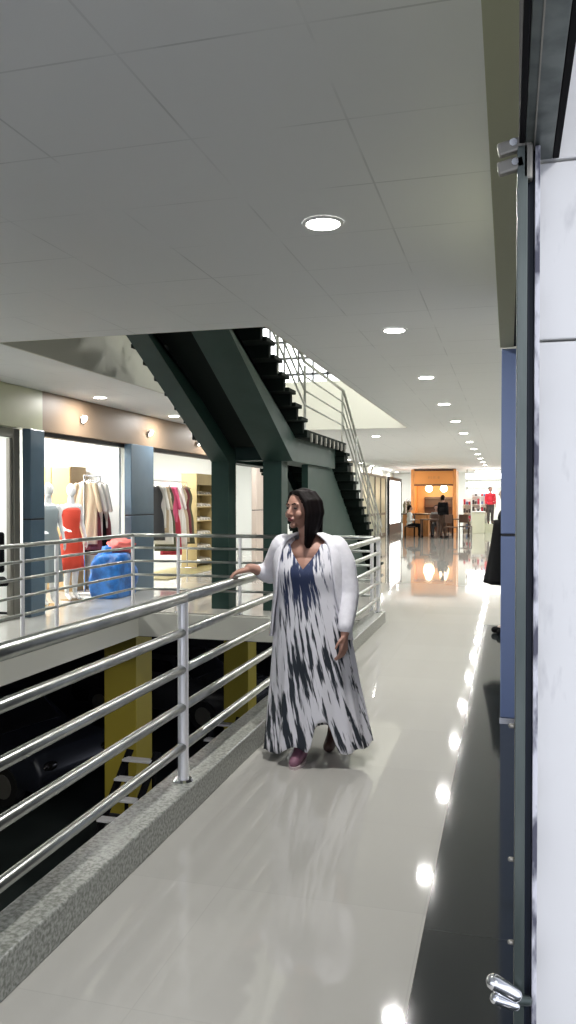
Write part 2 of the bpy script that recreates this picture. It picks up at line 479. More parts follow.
# ---- near right wall: corridor wall end and header
struct('wall_right', box(B(), .45, .60, 5.9, 44, 0, CZ - .005), M['pale'])
struct('trim_11', box(B(), -.06, .031, 1.5, 5.78, 2.61, CZ - .005), M['olive'])
struct('trim_12', box(B(), .031, .30, 1.5, 5.78, 2.615, CZ - .005), M['black'])
struct('wall_shop_right', box(B(), .9, .95, 1.3, 5.9, 0, CZ - .005), M['charcoal'])
t = thing('pillar', 'periwinkle blue clad pillar at the right beside the near shutter rail', 'pillar', (.10, 5.95, 0), 0, None)
bm = B(); box(bm, -.15, .25, -.15, .15, .02, 1.296, .006); box(bm, -.15, .25, -.15, .15, 1.314, 2.605, .006)
obj('cladding', bm, M['blue_near'], t)
obj('joint', box(B(), -.147, .247, -.147, .147, 1.296, 1.314), M['seam'], t)
obj('base_plate', box(B(), -.155, .25, -.16, .16, 0, .02), M['chrome'], t)

# =================================================================== LIGHT FITTINGS
def downlight(x, y, power, label, group, z=CZ, r=.085, col=(1, .98, .95), proto=[None]):
    if proto[0] is None:
        t = thing('ceiling_downlight', '', 'ceiling light', (0, 0, 0))
        bm = B()
        prof = [(r * 1.0, -.004), (r * 1.06, -.010), (r * 1.25, -.010), (r * 1.32, -.001)]
        loft(bm, [[(q * math.cos(2 * PI * k / 28), q * math.sin(2 * PI * k / 28), zz) for k in range(28)] for q, zz in prof])
        obj('ring', bm, M['trim_white'], t, smooth=True)
        bm = B(); cyl(bm, (0, 0, -.012), (0, 0, -.001), r * 1.02, seg=28)
        obj('lens', bm, M['lamp'], t)
        proto[0] = t
    else:
        t = copy_tree(proto[0])
    t.location = (x, y, z); t['label'] = label
    if group: t['group'] = group
    elif 'group' in t: del t['group']
    t['category'] = 'ceiling light'
    area('lamp', t, (0, 0, -.02), r * 1.9, r * 1.9, power, col, 'DISK')
    return t
for i in range(-1, 14):
    y = 4.19 + 2.78 * i
    if i < 0: lab = 'round ceiling downlight of the corridor row, directly overhead before the first visible one'
    else: lab = 'round ceiling downlight in the corridor row, %s from the camera' % ORD[i]
    downlight(-.96, y, P_CORR, lab, 'corridor downlights')
for i in range(0, 13):
    y = 10.4 + 2.65 * i
    downlight(-5.67, y, P_LEFT, 'round ceiling downlight by the left shop row, %s from the camera' % ORD[i], 'downlights along the left shops')
for i in range(0, 1):
    y = 18.4 + 4.0 * i
    downlight(-2.96, y, P_LEFT, 'single round ceiling downlight beyond the staircase, between the two rows', None)
for i, (y, z) in enumerate([(10.62, 2.76), (12.9, 2.74), (15.2, 2.72)]):  # glowing discs imitate downlight reflections in the fascia
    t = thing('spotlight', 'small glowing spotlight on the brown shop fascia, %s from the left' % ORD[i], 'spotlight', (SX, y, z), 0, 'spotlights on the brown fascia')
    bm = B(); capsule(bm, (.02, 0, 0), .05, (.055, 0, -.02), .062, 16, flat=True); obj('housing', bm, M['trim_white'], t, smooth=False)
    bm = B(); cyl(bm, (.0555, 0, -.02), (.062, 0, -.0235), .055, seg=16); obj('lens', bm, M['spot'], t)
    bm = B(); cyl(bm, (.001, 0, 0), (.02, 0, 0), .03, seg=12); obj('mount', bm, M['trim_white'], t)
# added unseen fill lamp behind the camera, lights the white jamb
t = thing('ceiling_light_panel', 'ceiling panel lamp inside the near right shop doorway', 'ceiling light', (1.2, -1.4, CZ), 0, None)
obj('frame', box(B(), -.34, .34, -.34, .34, -.04, -.001, .01), M['trim_white'], t)
obj('diffuser', box(B(), -.3, .3, -.3, .3, -.05, -.04), M['panel_lamp'], t)
area('lamp', t, (0, 0, -.07), .6, .6, P_JAMB_FILL, (.97, .97, 1))

# =================================================================== RAILINGS
def railing(name, label, posts, zr=(1.06, .885, .70, .51, .31), base=0.137, r_top=.030, r=.023, post_r=.027, skip_last=False):
    """posts: list of (x, y); rails run through all of them"""
    t = thing(name, label, 'railing', (posts[0][0], posts[0][1], base))
    o = V((posts[0][0], posts[0][1], base))
    for i, z in enumerate(zr):
        bm = B()
        pts = []
        for (x, y) in posts: pts.append(V((x, y, z)) - o)
        ext = [pts[0]] + pts[1:]
        for a, b in zip(ext[:-1], ext[1:]): capsule(bm, a, r_top if i == 0 else r, b, r_top if i == 0 else r, 14, caps=2)
        obj('handrail' if i == 0 else 'rail', bm, M['steel'], t, smooth=True)
    for k, (x, y) in enumerate(posts[:-1] if skip_last else posts):
        bm = B(); c = V((x, y, base)) - o
        cyl(bm, c + V((0, 0, .012)), V((x, y, zr[0] - .02)) - o, post_r, seg=16)
        p = obj('post', bm, M['steel_bright'], t, smooth=False)
        bm = B(); cyl(bm, c, c + V((0, 0, .012)), post_r * 1.9, post_r * 1.6, seg=18)
        obj('base_flange', bm, M['chrome'], p)
    return t
PX = -1.575
railing('railing', 'steel railing in front along the granite kerb under the woman\'s hand', [(PX, y) for y in (-2.4, -.42, 1.65, 3.73, 5.8, 7.9, 10.0)])
railing('railing', 'steel railing across the far end of the well behind the woman', [(-1.70, 10.26), (-2.6, 10.26), (-3.5, 10.26), (-4.4, 10.26)], base=0.0, r_top=.025, r=.017, post_r=.024)
railing('railing', 'steel railing on the opposite side in front of the clothes shops', [(-5.06, y) for y in (-2.5, .0, 2.2, 4.4, 6.0, 7.56, 8.24, 10.2)] + [(-4.42, 10.26)], base=0.0, skip_last=True, r_top=.025, r=.017, post_r=.024)

# =================================================================== STAIRCASE
st = thing('staircase', 'dark green concrete staircase rising through the ceiling opening', 'staircase', (-3.56, 10.7, 0))
O = V((-3.56, 10.7, 0))
def sobj(name, bm, m, parent=st, smooth=False, **k):
    bmesh.ops.translate(bm, vec=-O, verts=bm.verts)
    return obj(name, bm, m, parent, smooth, **k)
XL, XR = -4.42, -2.70
YA, YB, LZ = 10.85, 13.6, 2.53          # landing
rise, run = .152, .325
n_up = 10
# upper flight (towards the camera)
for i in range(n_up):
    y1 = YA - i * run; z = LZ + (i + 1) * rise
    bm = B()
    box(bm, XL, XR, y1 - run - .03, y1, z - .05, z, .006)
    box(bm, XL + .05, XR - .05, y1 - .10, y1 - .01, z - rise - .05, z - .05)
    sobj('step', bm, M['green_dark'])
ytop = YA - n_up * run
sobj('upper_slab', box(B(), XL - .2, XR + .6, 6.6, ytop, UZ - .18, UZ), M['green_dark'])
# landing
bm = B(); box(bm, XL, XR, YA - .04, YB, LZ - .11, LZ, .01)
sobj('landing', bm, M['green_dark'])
bm = B()
for k in range(9): box(bm, XR - .005, XR + .02, YA + .15 + k * .30, YA + .20 + k * .30, LZ - .16, LZ - .04)
sobj('edge_bracket', bm, M['bracket'])
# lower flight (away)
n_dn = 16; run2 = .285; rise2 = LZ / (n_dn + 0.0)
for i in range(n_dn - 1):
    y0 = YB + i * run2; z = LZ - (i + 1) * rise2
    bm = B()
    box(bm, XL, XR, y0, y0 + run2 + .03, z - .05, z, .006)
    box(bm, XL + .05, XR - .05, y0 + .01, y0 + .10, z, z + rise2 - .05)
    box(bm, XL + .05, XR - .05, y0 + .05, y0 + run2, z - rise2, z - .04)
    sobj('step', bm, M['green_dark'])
yend = YB + n_dn * run2
# beams
sl = rise / run
for (a, b) in ((-4.08, -3.82), (-3.31, -3.04)):
    zc = 2.09
    top = lambda y: LZ + (YA - y) * sl - .03
    bot = lambda y: zc + (10.7 - y) * .487
    bs = b + (.16 if a > -3.5 else 0)
    bm = B()
    prism(bm, [(10.7, zc), (YB - .1, zc), (YB - .1, LZ - .11), (YA, LZ - .11), (6.9, min(top(6.9), UZ - .2)), (6.9, bot(6.9))], a, bs)
    sobj('beam', bm, M['green'])
    bm = B()
    prism(bm, [(YB - .1, LZ - .12), (YB - .1, zc), (YB, zc - .02), (yend - .75, 0.001), (yend - .25, 0.001)], a, b)
    sobj('beam', bm, M['green'])
    bm = B(); box(bm, a + .001, b - .001, 10.701, 11.02, 0, zc)
    sobj('column', bm, M['green'])
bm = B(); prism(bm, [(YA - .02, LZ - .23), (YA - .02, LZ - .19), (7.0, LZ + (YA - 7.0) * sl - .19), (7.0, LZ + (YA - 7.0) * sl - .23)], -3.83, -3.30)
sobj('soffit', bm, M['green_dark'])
# cross beam and infill under the lower flight
bm = B(); box(bm, -4.2, -2.92, 11.0, 11.3, 2.12, LZ - .11)
sobj('cross_beam', bm, M['green'])
bm = B(); prism(bm, [(11.9, .001), (11.9, 2.1), (YB, 2.1), (yend - .8, .001)], -3.06, -2.96)
sobj('side_wall', bm, M['green'])
# stair railings
def stair_rail(xr, path, posts, name='stair_railing'):
    first = True
    root = None
    for j, h in enumerate((.90, .70, .50, .30)):
        bm = B()
        pts = [(V((xr, y, z + h)), .022 if j == 0 else .013) for y, z in path]
        chain(bm, pts, 10)
        bmesh.ops.translate(bm, vec=-O, verts=bm.verts)
        if root is None: root = obj(name, bm, M['steel'], st, True)
        else: obj('rail', bm, M['steel'], root, True)
    for (y, z) in posts:
        bm = B(); cyl(bm, (xr, y, z - .05), (xr, y, z + .9), .018, seg=10)
        bmesh.ops.translate(bm, vec=-O, verts=bm.verts)
        obj('post', bm, M['steel'], root)
zt = lambda y: LZ + (YA - y) * sl
zd = lambda y: LZ - (y - YB) * rise2 / run2
for xr in (XR - .05, XL + .05):
    stair_rail(xr, [(7.7, zt(7.7)), (YA, LZ + .05), (YB, LZ), (yend - .2, .05)],
               [(8.2, zt(8.2)), (9.5, zt(9.5)), (YA + .02, LZ), (YB - .1, LZ), (YB + 1.2, zd(YB + 1.2)), (YB + 2.5, zd(YB + 2.5)), (YB + 3.8, zd(YB + 3.8))])

# =================================================================== PEOPLE
def hand_chains(bm, wrist, fwd, side, up, s=1.0, curl=0.3, thumb=1):
    """wrist point, fwd = finger direction, side = towards the thumb, up = back of hand"""
    w = V(wrist); f = V(fwd).normalized(); u = V(up).normalized(); sd = V(side).normalized()
    pl = .085 * s
    for q in (-.028, -.009, .011, .030):
        capsule(bm, w, .020 * s, w + f * pl + sd * q * s, .0125 * s, 10)
    lens = {-.030: .062, -.010: .075, .011: .080, .031: .070}
    for q, L in lens.items():
        a = w + f * pl + sd * q * s
        d = f; p = a
        for k in range(3):
            ang = curl * (k + .6)
            d2 = (f * math.cos(ang) - u * math.sin(ang)).normalized()
            p2 = p + d2 * (L * s * (.42, .32, .26)[k])
            capsule(bm, p, (.0085, .008, .0072)[k] * s, p2, (.008, .0072, .0062)[k] * s, 8)
            p = p2
    a = w + f * .025 * s + sd * .022 * s
    b = a + (f * .6 + sd * .75 - u * .15).normalized() * .042 * s
    c = b + (f * .9 + sd * .2 - u * .3).normalized() * .035 * s
    capsule(bm, a, .013 * s, b, .0095 * s, 8); capsule(bm, b, .0095 * s, c, .0075 * s, 8)

def head_shape(bm, c, r=.078, h=.115, yaw=0.0, tilt=0.0):
    """head facing -Y turned by yaw about Z"""
    R = Matrix.Rotation(yaw, 3, 'Z') @ Matrix.Rotation(tilt, 3, 'X')
    def fn(n, p):
        # jaw narrows, back of skull deeper, face flatter
        if n.z < 0:
            k = 1 + .34 * n.z
            p.x *= k
            if n.y > 0: p.y *= (1 + .35 * n.z)
        if n.y > 0: p.y *= 1.12
        if n.y < 0 and abs(n.x) < .5: p.y *= .97
        return p
    ellipsoid(bm, c, (r, r * 1.14, h), R, 28, 20, fn)
    def P(x, y, z): return V(c) + R @ V((x, y, z))
    # chin, nose, brow, cheeks, ears
    ellipsoid(bm, P(0, -.066, -.094), (.024, .02, .018), R, 10, 8)
    capsule(bm, P(0, -.088, .008), .0085, P(0, -.104, -.026), .0125, 10)
    ellipsoid(bm, P(.011, -.094, -.031), (.008, .009, .006), R, 8, 6); ellipsoid(bm, P(-.011, -.094, -.031), (.008, .009, .006), R, 8, 6)
    capsule(bm, P(-.042, -.076, .026), .009, P(.042, -.076, .026), .009, 8)
    for s in (-1, 1):
        ellipsoid(bm, P(s * .040, -.062, -.030), (.025, .022, .026), R, 10, 8)
        ellipsoid(bm, P(s * .079, .005, -.005), (.009, .018, .029), R, 10, 8)
    ellipsoid(bm, P(0, -.083, -.058), (.026, .012, .016), R, 10, 8)
    return R, P

def face_parts(body, P, R):
    for s in (-1, 1):
        bm = B(); ellipsoid(bm, P(s * .031, -.0795, .006), (.0125, .008, .0065), R, 10, 8); obj('eye', bm, M['eye'], body, True)
        bm = B(); chain(bm, [(P(s * .014, -.0885, .029), .0035), (P(s * .032, -.0865, .034), .0038), (P(s * .050, -.074, .027), .0025)], 8)
        obj('eyebrow', bm, M['hair'], body, True)
    bm = B(); chain(bm, [(P(-.023, -.088, -.059), .0035), (P(-.008, -.0955, -.054), .0055), (P(.008, -.0955, -.054), .0055), (P(.023, -.088, -.059), .0035)], 8)
    chain(bm, [(P(-.018, -.090, -.064), .004), (P(0, -.095, -.067), .006), (P(.018, -.090, -.064), .004)], 8)
    obj('lips', bm, M['lips'], body, True)

# ---- the woman in the foreground
W = thing('person', 'person walking in long white and navy streaked dress and white cardigan, hand on railing', 'person', (-1.12, 4.65, 0))
bm = B()
hc = (-.075, -.02, 1.495)
Rh, Ph = head_shape(bm, hc, yaw=math.radians(-30))
chain(bm, [((-.055, .01, 1.42), .052), ((-.035, .02, 1.33), .060), ((-.03, .02, 1.27), .085)])
ellipsoid(bm, (-.03, .02, 1.22), (.19, .105, .10)); ellipsoid(bm, (-.03, .01, 1.10), (.175, .13, .16))
ellipsoid(bm, (-.025, .01, .95), (.175, .135, .15)); ellipsoid(bm, (-.02, .02, .82), (.185, .145, .14))
for s in (-1, 1): ellipsoid(bm, (-.03 + s * .08, -.055, 1.11), (.07, .07, .075))
# our right arm, hanging
chain(bm, [((.135, .02, 1.265), .060), ((.18, .02, 1.17), .053), ((.215, .0, 1.0), .043), ((.215, -.03, .95), .040), ((.212, -.10, .80), .027), ((.210, -.108, .775), .025)])
hand_chains(bm, (.210, -.11, .775), (-.05, -.15, -1), (-.35, -1, .1), (1, -.2, 0), 1.0, .35)
# our left arm, bent with the hand on the rail
chain(bm, [((-.215, .02, 1.265), .060), ((-.265, .06, 1.17), .052), ((-.30, .10, 1.085), .044), ((-.33, .05, 1.10), .038), ((-.375, -.02, 1.135), .028), ((-.395, -.045, 1.14), .025)])
hand_chains(bm, (-.395, -.045, 1.130), (-.55, -.8, -.12), (-.35, .9, 0), (0, 0, 1), 1.0, .42)
# legs, mid stride
chain(bm, [((-.10, .02, .78), .10), ((-.08, -.05, .45), .062), ((-.075, -.055, .40), .060), ((-.07, -.05, .26), .052), ((-.06, -.06, .09), .036), ((-.062, -.085, .055), .036), ((-.068, -.175, .032), .030)])
chain(bm, [((.06, .03, .78), .10), ((.06, .09, .45), .062), ((.055, .13, .40), .060), ((.07, .19, .26), .052), ((.075, .24, .115), .036), ((.070, .23, .075), .036), ((.06, .16, .030), .030)])
bm = remeshed(bm, .0048, 3)
body = obj('body', bm, M['skin'], W, True)
face_parts(body, Ph, Rh)

def dress_r(z, th):
    tab = [(1.30, .15, .09), (1.24, .185, .12), (1.12, .205, .175), (1.0, .20, .165), (.88, .215, .175), (.70, .235, .195), (.45, .262, .215), (.20, .300, .235), (.0, .335, .25)]
    for (z1, a1, b1), (z0, a0, b0) in zip(tab[:-1], tab[1:]):
        if z >= z0:
            f = (z - z0) / (z1 - z0); a, b = a0 + (a1 - a0) * f, b0 + (b1 - b0) * f; break
    else: a, b = tab[-1][1:]
    amp = max(0, min(1, (1.0 - z) / 1.0))
    pl = 1 + amp * (.055 * math.sin(9 * th + 3 * z) + .035 * math.sin(15 * th + 1.3 - 2 * z) + .02 * math.sin(23 * th))
    return a * pl, b * pl
NS = 120
rings = []
for j in range(46):
    f = j / 45
    ring = []
    for k in range(NS):
        th = 2 * PI * k / NS         # th=0 +x, -pi/2 front
        fr = -math.sin(th)           # 1 in front
        cx = math.cos(th)
        # neckline: a V in front
        vx = abs(cx)
        ztop = 1.275 if fr < 0 else 1.29 - max(0, (.60 - vx)) * .24
        hem = .115 - (.05 if fr > 0 else .02) * max(0, -cx) + .012 * math.sin(9 * th)
        if fr > 0: hem += .17 * math.exp(-((cx - .30) / .22) ** 4) - .02 + .03 * math.exp(-((cx + .22) / .2) ** 2)
        z = ztop + (hem - ztop) * f
        a, b = dress_r(z, th)
        cxo = -.03 + .045 * (1.2 - z) / 1.2
        cyo = .01 + .03 * (1 - z)
        ring.append((cxo + a * math.cos(th), cyo + b * math.sin(th), z))
    rings.append(ring)
bm = B(); loft(bm, rings)
obj('dress', bm, M['dress'], W, True, solid=.006)

# cardigan: open fronted shell with sleeves
bm = B()
tab = [(1.352, .080, .070, .0), (1.335, .13, .085, .0), (1.305, .185, .10, .0), (1.26, .215, .125, .0), (1.20, .222, .155, 0), (1.12, .222, .192, 0), (1.0, .222, .185, 0),
       (.90, .232, .190, 0), (.80, .242, .197, 0), (.72, .250, .203, 0)]
rings = []
for (z, a, b, q) in tab:
    ring = []
    g = math.radians(40 + max(0, 1.3 - z) * 45)      # half opening at the front
    n = 72
    for k in range(n + 1):
        th = -PI / 2 + g + (2 * PI - 2 * g) * k / n
        w_ = 1 + .018 * math.sin(11 * th + 5 * z) * (1.4 - z)
        zz = z - (.05 * (1 - z) * math.sin(3 * th) if z < .8 else 0)
        ring.append((-.03 + .02 * (1.2 - z) + a * w_ * math.cos(th), .015 + b * w_ * math.sin(th), zz))
    rings.append(ring)
loft(bm, rings, close=False)
card = obj('cardigan', bm, M['cardigan'], W, True, solid=.010)
bm = B()
chain(bm, [((.125, .02, 1.262), .080), ((.175, .02, 1.17), .076), ((.212, .0, 1.0), .064), ((.213, -.03, .93), .058), ((.212, -.095, .815), .045)], 18)
bm = remeshed(bm, .012, 3); obj('sleeve', bm, M['cardigan'], card, True)
bm = B()
chain(bm, [((-.190, .02, 1.262), .086), ((-.250, .05, 1.17), .074), ((-.300, .10, 1.09), .062), ((-.325, .06, 1.10), .055), ((-.345, .03, 1.115), .045)], 18)
bm = remeshed(bm, .012, 3); obj('sleeve', bm, M['cardigan'], card, True)

# hair: a cap with long locks swept to our right
bm = B()
def capfn(n, p):
    return p
def Hh(x, y, z): return Ph(x, y, z)
ellipsoid(bm, Ph(.004, .024, .022), (.089, .096, .107), Rh, 26, 18)
random.seed(3)
for k in range(34):
    t = k / 33
    # part slightly to our left on the crown, locks over the right temple and down
    sx0 = -.02 + .02 * random.random()
    y0 = -.060 + .13 * t
    xo = .084 + .010 * random.random()
    drop = -.20 - .03 * random.random() + (.05 if t > .7 else 0)
    chain(bm, [(Hh(sx0, y0 * .85, .112 - .35 * abs(y0) * .5), .010), (Hh(.045, y0, .098), .014), (Hh(xo, y0 + .005, .045), .015),
               (Hh(xo + .010, y0 + .01, -.02), .015), (Hh(xo + .004, y0 * .8 - .002, -.10), .014), (Hh(xo - .012, y0 * .6 - .01, drop), .006)], 8)
for k in range(16):
    t = k / 15
    y0 = -.035 + .11 * t
    xo = -.080 - .006 * random.random()
    chain(bm, [(Hh(-.015, y0 * .9, .112 - .2 * abs(y0)), .010), (Hh(-.050, y0, .094), .013), (Hh(xo, y0 + .012, .040), .012),
               (Hh(xo + .004, y0 + .035, -.03), .011), (Hh(xo + .02, .085, -.10), .012)], 8)
for k in range(18):
    a = -1.2 + 2.4 * k / 17
    chain(bm, [(Hh(0, .05, .112), .012), (Hh(.08 * math.sin(a), .07 + .045 * math.cos(a), .05), .016), (Hh(.082 * math.sin(a), .075 + .045 * math.cos(a), -.05), .017), (Hh(.07 * math.sin(a) + .02, .075 + .03 * math.cos(a), -.15 - .03 * random.random()), .008)], 8)
# keep the face clear
R_inv = Rh.inverted()
hv = V(hc)
bm = remeshed(bm, .007, 2)
dele = []
for v_ in bm.verts:
    q = R_inv @ (v_.co - hv)
    if q.y < -.035 and -.062 - (.01 if q.z < 0 else 0) < q.x < .048 + .0 and q.z < .068 - 2.2 * max(0, q.x - .0) * .35:
        dele.append(v_)
bmesh.ops.delete(bm, geom=dele, context='VERTS')
obj('hair', bm, M['hair'], W, True)
# shoes
bm = B(); chain(bm, [((-.062, -.055, .085), .044), ((-.062, -.08, .050), .043), ((-.068, -.18, .034), .036), ((-.07, -.205, .030), .030)], 16)
bm = remeshed(bm, .008, 2); sh = obj('shoe', bm, M['shoe'], W, True, label='mauve front shoe')
bm = B(); loft(bm, [[(-.066 + .046 * math.cos(a) * (1 if True else 1), -.13 + .115 * math.sin(a), z) for a in [2 * PI * k / 20 for k in range(20)]] for z in (.0, .016)], cap=True)
obj('sole', bm, M['sole'], sh)
bm = B(); chain(bm, [((.075, .25, .12), .044), ((.070, .24, .075), .043), ((.06, .16, .034), .037), ((.058, .14, .032), .034)], 16)
bm = remeshed(bm, .008, 2); obj('shoe', bm, M['shoe_brown'], W, True, label='dark brown rear shoe')

# ---- simpler figures for the distance
def figure(loc, label, rz, top, bottom, pose='stand', group=None, hair=M['hair'], skirt=None, skin=None, s=1.0, coat=None):
    t = thing('person', label, 'person', loc, rz, group)
    sk = skin or M['skin']
    bm = B()
    sit = pose == 'sit'
    hz = .50 if sit else .92
    sh = hz + .50
    R, P = head_shape(bm, (0, -.02 if sit else 0, sh + .22), .075, .112)
    chain(bm, [((0, 0, sh + .13), .05), ((0, 0, sh + .03), .055)])
    ellipsoid(bm, (0, 0, sh - .08), (.17, .10, .12)); ellipsoid(bm, (0, 0, sh - .26), (.145, .10, .17)); ellipsoid(bm, (0, 0, hz + .02), (.16, .12, .12))
    arms = []; legs = []
    for sd in (-1, 1):
        if sit:
            a = [((sd * .17, 0, sh - .02), .05), ((sd * .22, -.02, sh - .28), .04), ((sd * .16, -.24, sh - .26), .028)]
            l = [((sd * .09, 0, hz), .09), ((sd * .11, -.40, hz), .062), ((sd * .11, -.42, .24), .05), ((sd * .11, -.40, .08), .036), ((sd * .11, -.52, .035), .030)]
            hf, hs, hu = (0, -1, -.1), (-sd, 0, 0), (0, 0, 1)
        else:
            a = [((sd * .17, 0, sh - .02), .05), ((sd * .215, .02, sh - .29), .04), ((sd * .22, -.05, sh - .52), .028)]
            l = [((sd * .085, 0, hz - .05), .09), ((sd * .09, -.01 * sd, .48), .06), ((sd * .09, .02 + .03 * sd, .25), .052), ((sd * .09, .03 * sd, .09), .036), ((sd * .10, -.12 + .03 * sd, .032), .030)]
            hf, hs, hu = (0, -.2, -1), (0, -1, 0), (sd, 0, 0)
        chain(bm, a); chain(bm, l); arms.append(a); legs.append(l)
        hand_chains(bm, a[-1][0], hf, hs, hu, 1.0, .3)
    bm = remeshed(bm, .009, 2)
    body = obj('body', bm, sk, t, True)
    bm = B()
    ellipsoid(bm, (0, 0, sh - .08), (.19, .12, .13)); ellipsoid(bm, (0, 0, sh - .26), (.17, .13, .19)); ellipsoid(bm, (0, 0, hz + .04), (.18, .14, .12))
    for a in arms: chain(bm, [(p, r + .018) for p, r in a[:-1]] + [((V(a[-2][0]) * .3 + V(a[-1][0]) * .7), .042)])
    bm = remeshed(bm, .014, 3); obj('shirt', bm, top, t, True)
    if skirt:
        bm = B(); rings = []
        for j in range(14):
            f = j / 13; z = sh - .1 + (skirt[0] - sh + .1) * f
            rr = .20 + (skirt[1] - .20) * f ** 1.3
            rings.append([(rr * (1 + .05 * f * math.sin(7 * a)) * math.cos(a), .8 * rr * (1 + .05 * f * math.sin(7 * a)) * math.sin(a), z) for a in [2 * PI * k / 40 for k in range(40)]])
        loft(bm, rings); obj('coat', bm, bottom, t, True, solid=.008)
    else:
        bm = B(); ellipsoid(bm, (0, 0, hz), (.17, .13, .11))
        for l in legs: chain(bm, [(p, r + .016) for p, r in l[:-1]])
        bm = remeshed(bm, .014, 3); obj('trousers', bm, bottom, t, True)
    bm = B()
    for l in legs: chain(bm, [((l[-2][0][0], l[-2][0][1], .05), .045), ((l[-1][0][0], l[-1][0][1], .04), .038)])
    obj('shoes', bm, M['black'], t, True)
    bm = B(); ellipsoid(bm, (0, .022 - (.02 if sit else 0), sh + .25), (.084, .092, .098)); 
    for k in range(10):
        a = .2 + 2.75 * k / 9
        capsule(bm, (.06 * math.cos(a), .03 + .06 * math.sin(a), sh + .26), .03, (.07 * math.cos(a), .03 + .06 * math.sin(a), sh + .14), .02, 8)
    bm = remeshed(bm, .012, 2); obj('hair', bm, hair, t, True)
    return t

pr = figure((.0, 9.5, 0), 'person in black coat half hidden behind the periwinkle pillar, pale legs showing', math.radians(-90), M['black'], M['black'], 'stand', skirt=(.60, .33), skin=None)
M['paleskin'] = mat('pale_stocking', (.50, .40, .33), .5)
for ch in pr.children:
    if ch.name.startswith('body'):
        ch.data.materials.clear(); ch.data.materials.append(M['paleskin'])

# =================================================================== LEFT SHOPS CONTENT
def mannequin(loc, label, dress_m, rz, prof, dz=0):
    t = thing('mannequin', label, 'mannequin', loc, rz, 'shop mannequins')
    bm = B()
    ellipsoid(bm, (0, -.01, 1.70), (.068, .085, .105)); chain(bm, [((0, 0, 1.62), .042), ((0, 0, 1.5), .055)])
    ellipsoid(bm, (0, 0, 1.42), (.155, .08, .09)); ellipsoid(bm, (0, 0, 1.27), (.12, .095, .16)); ellipsoid(bm, (0, 0, 1.0), (.145, .105, .14))
    chain(bm, [((.155, 0, 1.44), .042), ((.20, .01, 1.18), .034), ((.21, -.08, .95), .022)]); hand_chains(bm, (.21, -.08, .95), (0, -.2, -1), (0, -1, 0), (1, 0, 0), .95, .2)
    chain(bm, [((-.155, 0, 1.44), .042), ((-.23, .03, 1.20), .034), ((-.20, -.18, 1.10), .022)]); hand_chains(bm, (-.20, -.18, 1.10), (.1, -1, -.1), (-1, 0, 0), (0, 0, 1), .95, .2)
    for s in (-1, 1): chain(bm, [((s * .075, 0, .92), .08), ((s * .07, -.02, .5), .052), ((s * .07, .02, .28), .046), ((s * .07, .01, .10), .03), ((s * .08, -.10, .04), .026)])
    bm = remeshed(bm, .010, 2); obj('body', bm, M['mannequin'], t, True)
    bm = B(); rings = []
    for (z, a, b) in prof:
        rings.append([(a * (1 + (.05 if z < .9 else 0) * math.sin(9 * q)) * math.cos(q), b * (1 + (.05 if z < .9 else 0) * math.sin(9 * q)) * math.sin(q), z) for q in [2 * PI * k / 48 for k in range(48)]])
    loft(bm, rings); obj('dress', bm, dress_m, t, True, solid=.008)
    bm = B(); cyl(bm, (0, 0, 0), (0, 0, .012), .17, seg=24); obj('base_plate', bm, M['chrome'], t)
    return t
face_out = math.radians(60)
mannequin((-6.50, 10.37, 0), 'white mannequin in a long grey blue dress beside the blue pillar', M['greyblue'], face_out,
          [(1.46, .13, .07), (1.38, .155, .10), (1.25, .14, .115), (1.12, .125, .10), (.98, .165, .125), (.6, .19, .15), (.35, .21, .17)])
mannequin((-6.50, 11.0, 0), 'white mannequin in a sleeveless red orange dress beside the blue sack', M['red'], face_out,
          [(1.43, .13, .08), (1.38, .155, .105), (1.25, .14, .12), (1.12, .125, .105), (.98, .170, .13), (.6, .19, .15), (.47, .20, .16)])

# garments on rails
def garment_mesh(kind, L, w):
    bm = B(); rings = []
    n = 40
    for j in range(16):
        f = j / 15
        z = -.10 - f * L
        if kind == 'dress': a = w * (.55 + .45 * min(1, f * 6)) * (1 - .22 * math.exp(-((f - .35) / .12) ** 2)) * (1 + .35 * max(0, f - .4))
        else: a = w * (.55 + .45 * min(1, f * 5))
        b = .035 + .02 * f
        rings.append([(a * math.cos(q), b * (1 + .3 * math.sin(6 * q + 4 * f)) * math.sin(q), z) for q in [2 * PI * k / n for k in range(n)]])
    loft(bm, rings)
    return bm
def garment(loc, rz, kind, L, w, m, label, group):
    t = thing('hanging_garment', label, 'clothing', loc, rz, group)
    bm = garment_mesh(kind, L, w); obj('cloth', bm, m, t, True, solid=.006)
    if kind != 'dress':
        for s in (-1, 1):
            bm = B(); chain(bm, [((s * w * .8, 0, -.14), .045), ((s * (w + .05), 0, -.55), .038)], 10); obj('sleeve', bm, m, t, True)
    bm = B(); chain(bm, [((-w * .8, 0, -.13), .006), ((0, 0, -.05), .007), ((w * .8, 0, -.13), .006)], 8)
    chain(bm, [((0, 0, -.05), .003), ((0, 0, -.01), .003), ((0.015, 0, .012), .003), ((0, 0, .022), .003), ((-.014, 0, .012), .003)], 6)
    obj('hanger', bm, M['chrome'], t, True)
    return t
def rack(loc, L, label, H=1.75):
    t = thing('clothes_rack', label, 'clothes rack', loc, 0)
    bm = B(); cyl(bm, (0, -L / 2, H), (0, L / 2, H), .013); obj('bar', bm, M['chrome'], t)
    for s in (-1, 1):
        bm = B(); cyl(bm, (0, s * L / 2, .03), (0, s * L / 2, H), .013); obj('upright', bm, M['chrome'], t)
        bm = B(); capsule(bm, (-.22, s * L / 2, .025), .014, (.22, s * L / 2, .025), .014); obj('foot', bm, M['chrome'], t, True)
    return t
rack((-6.66, 11.95, 0), .55, 'chrome clothes rack behind the blue sack in the nearer lit shop', 1.95)
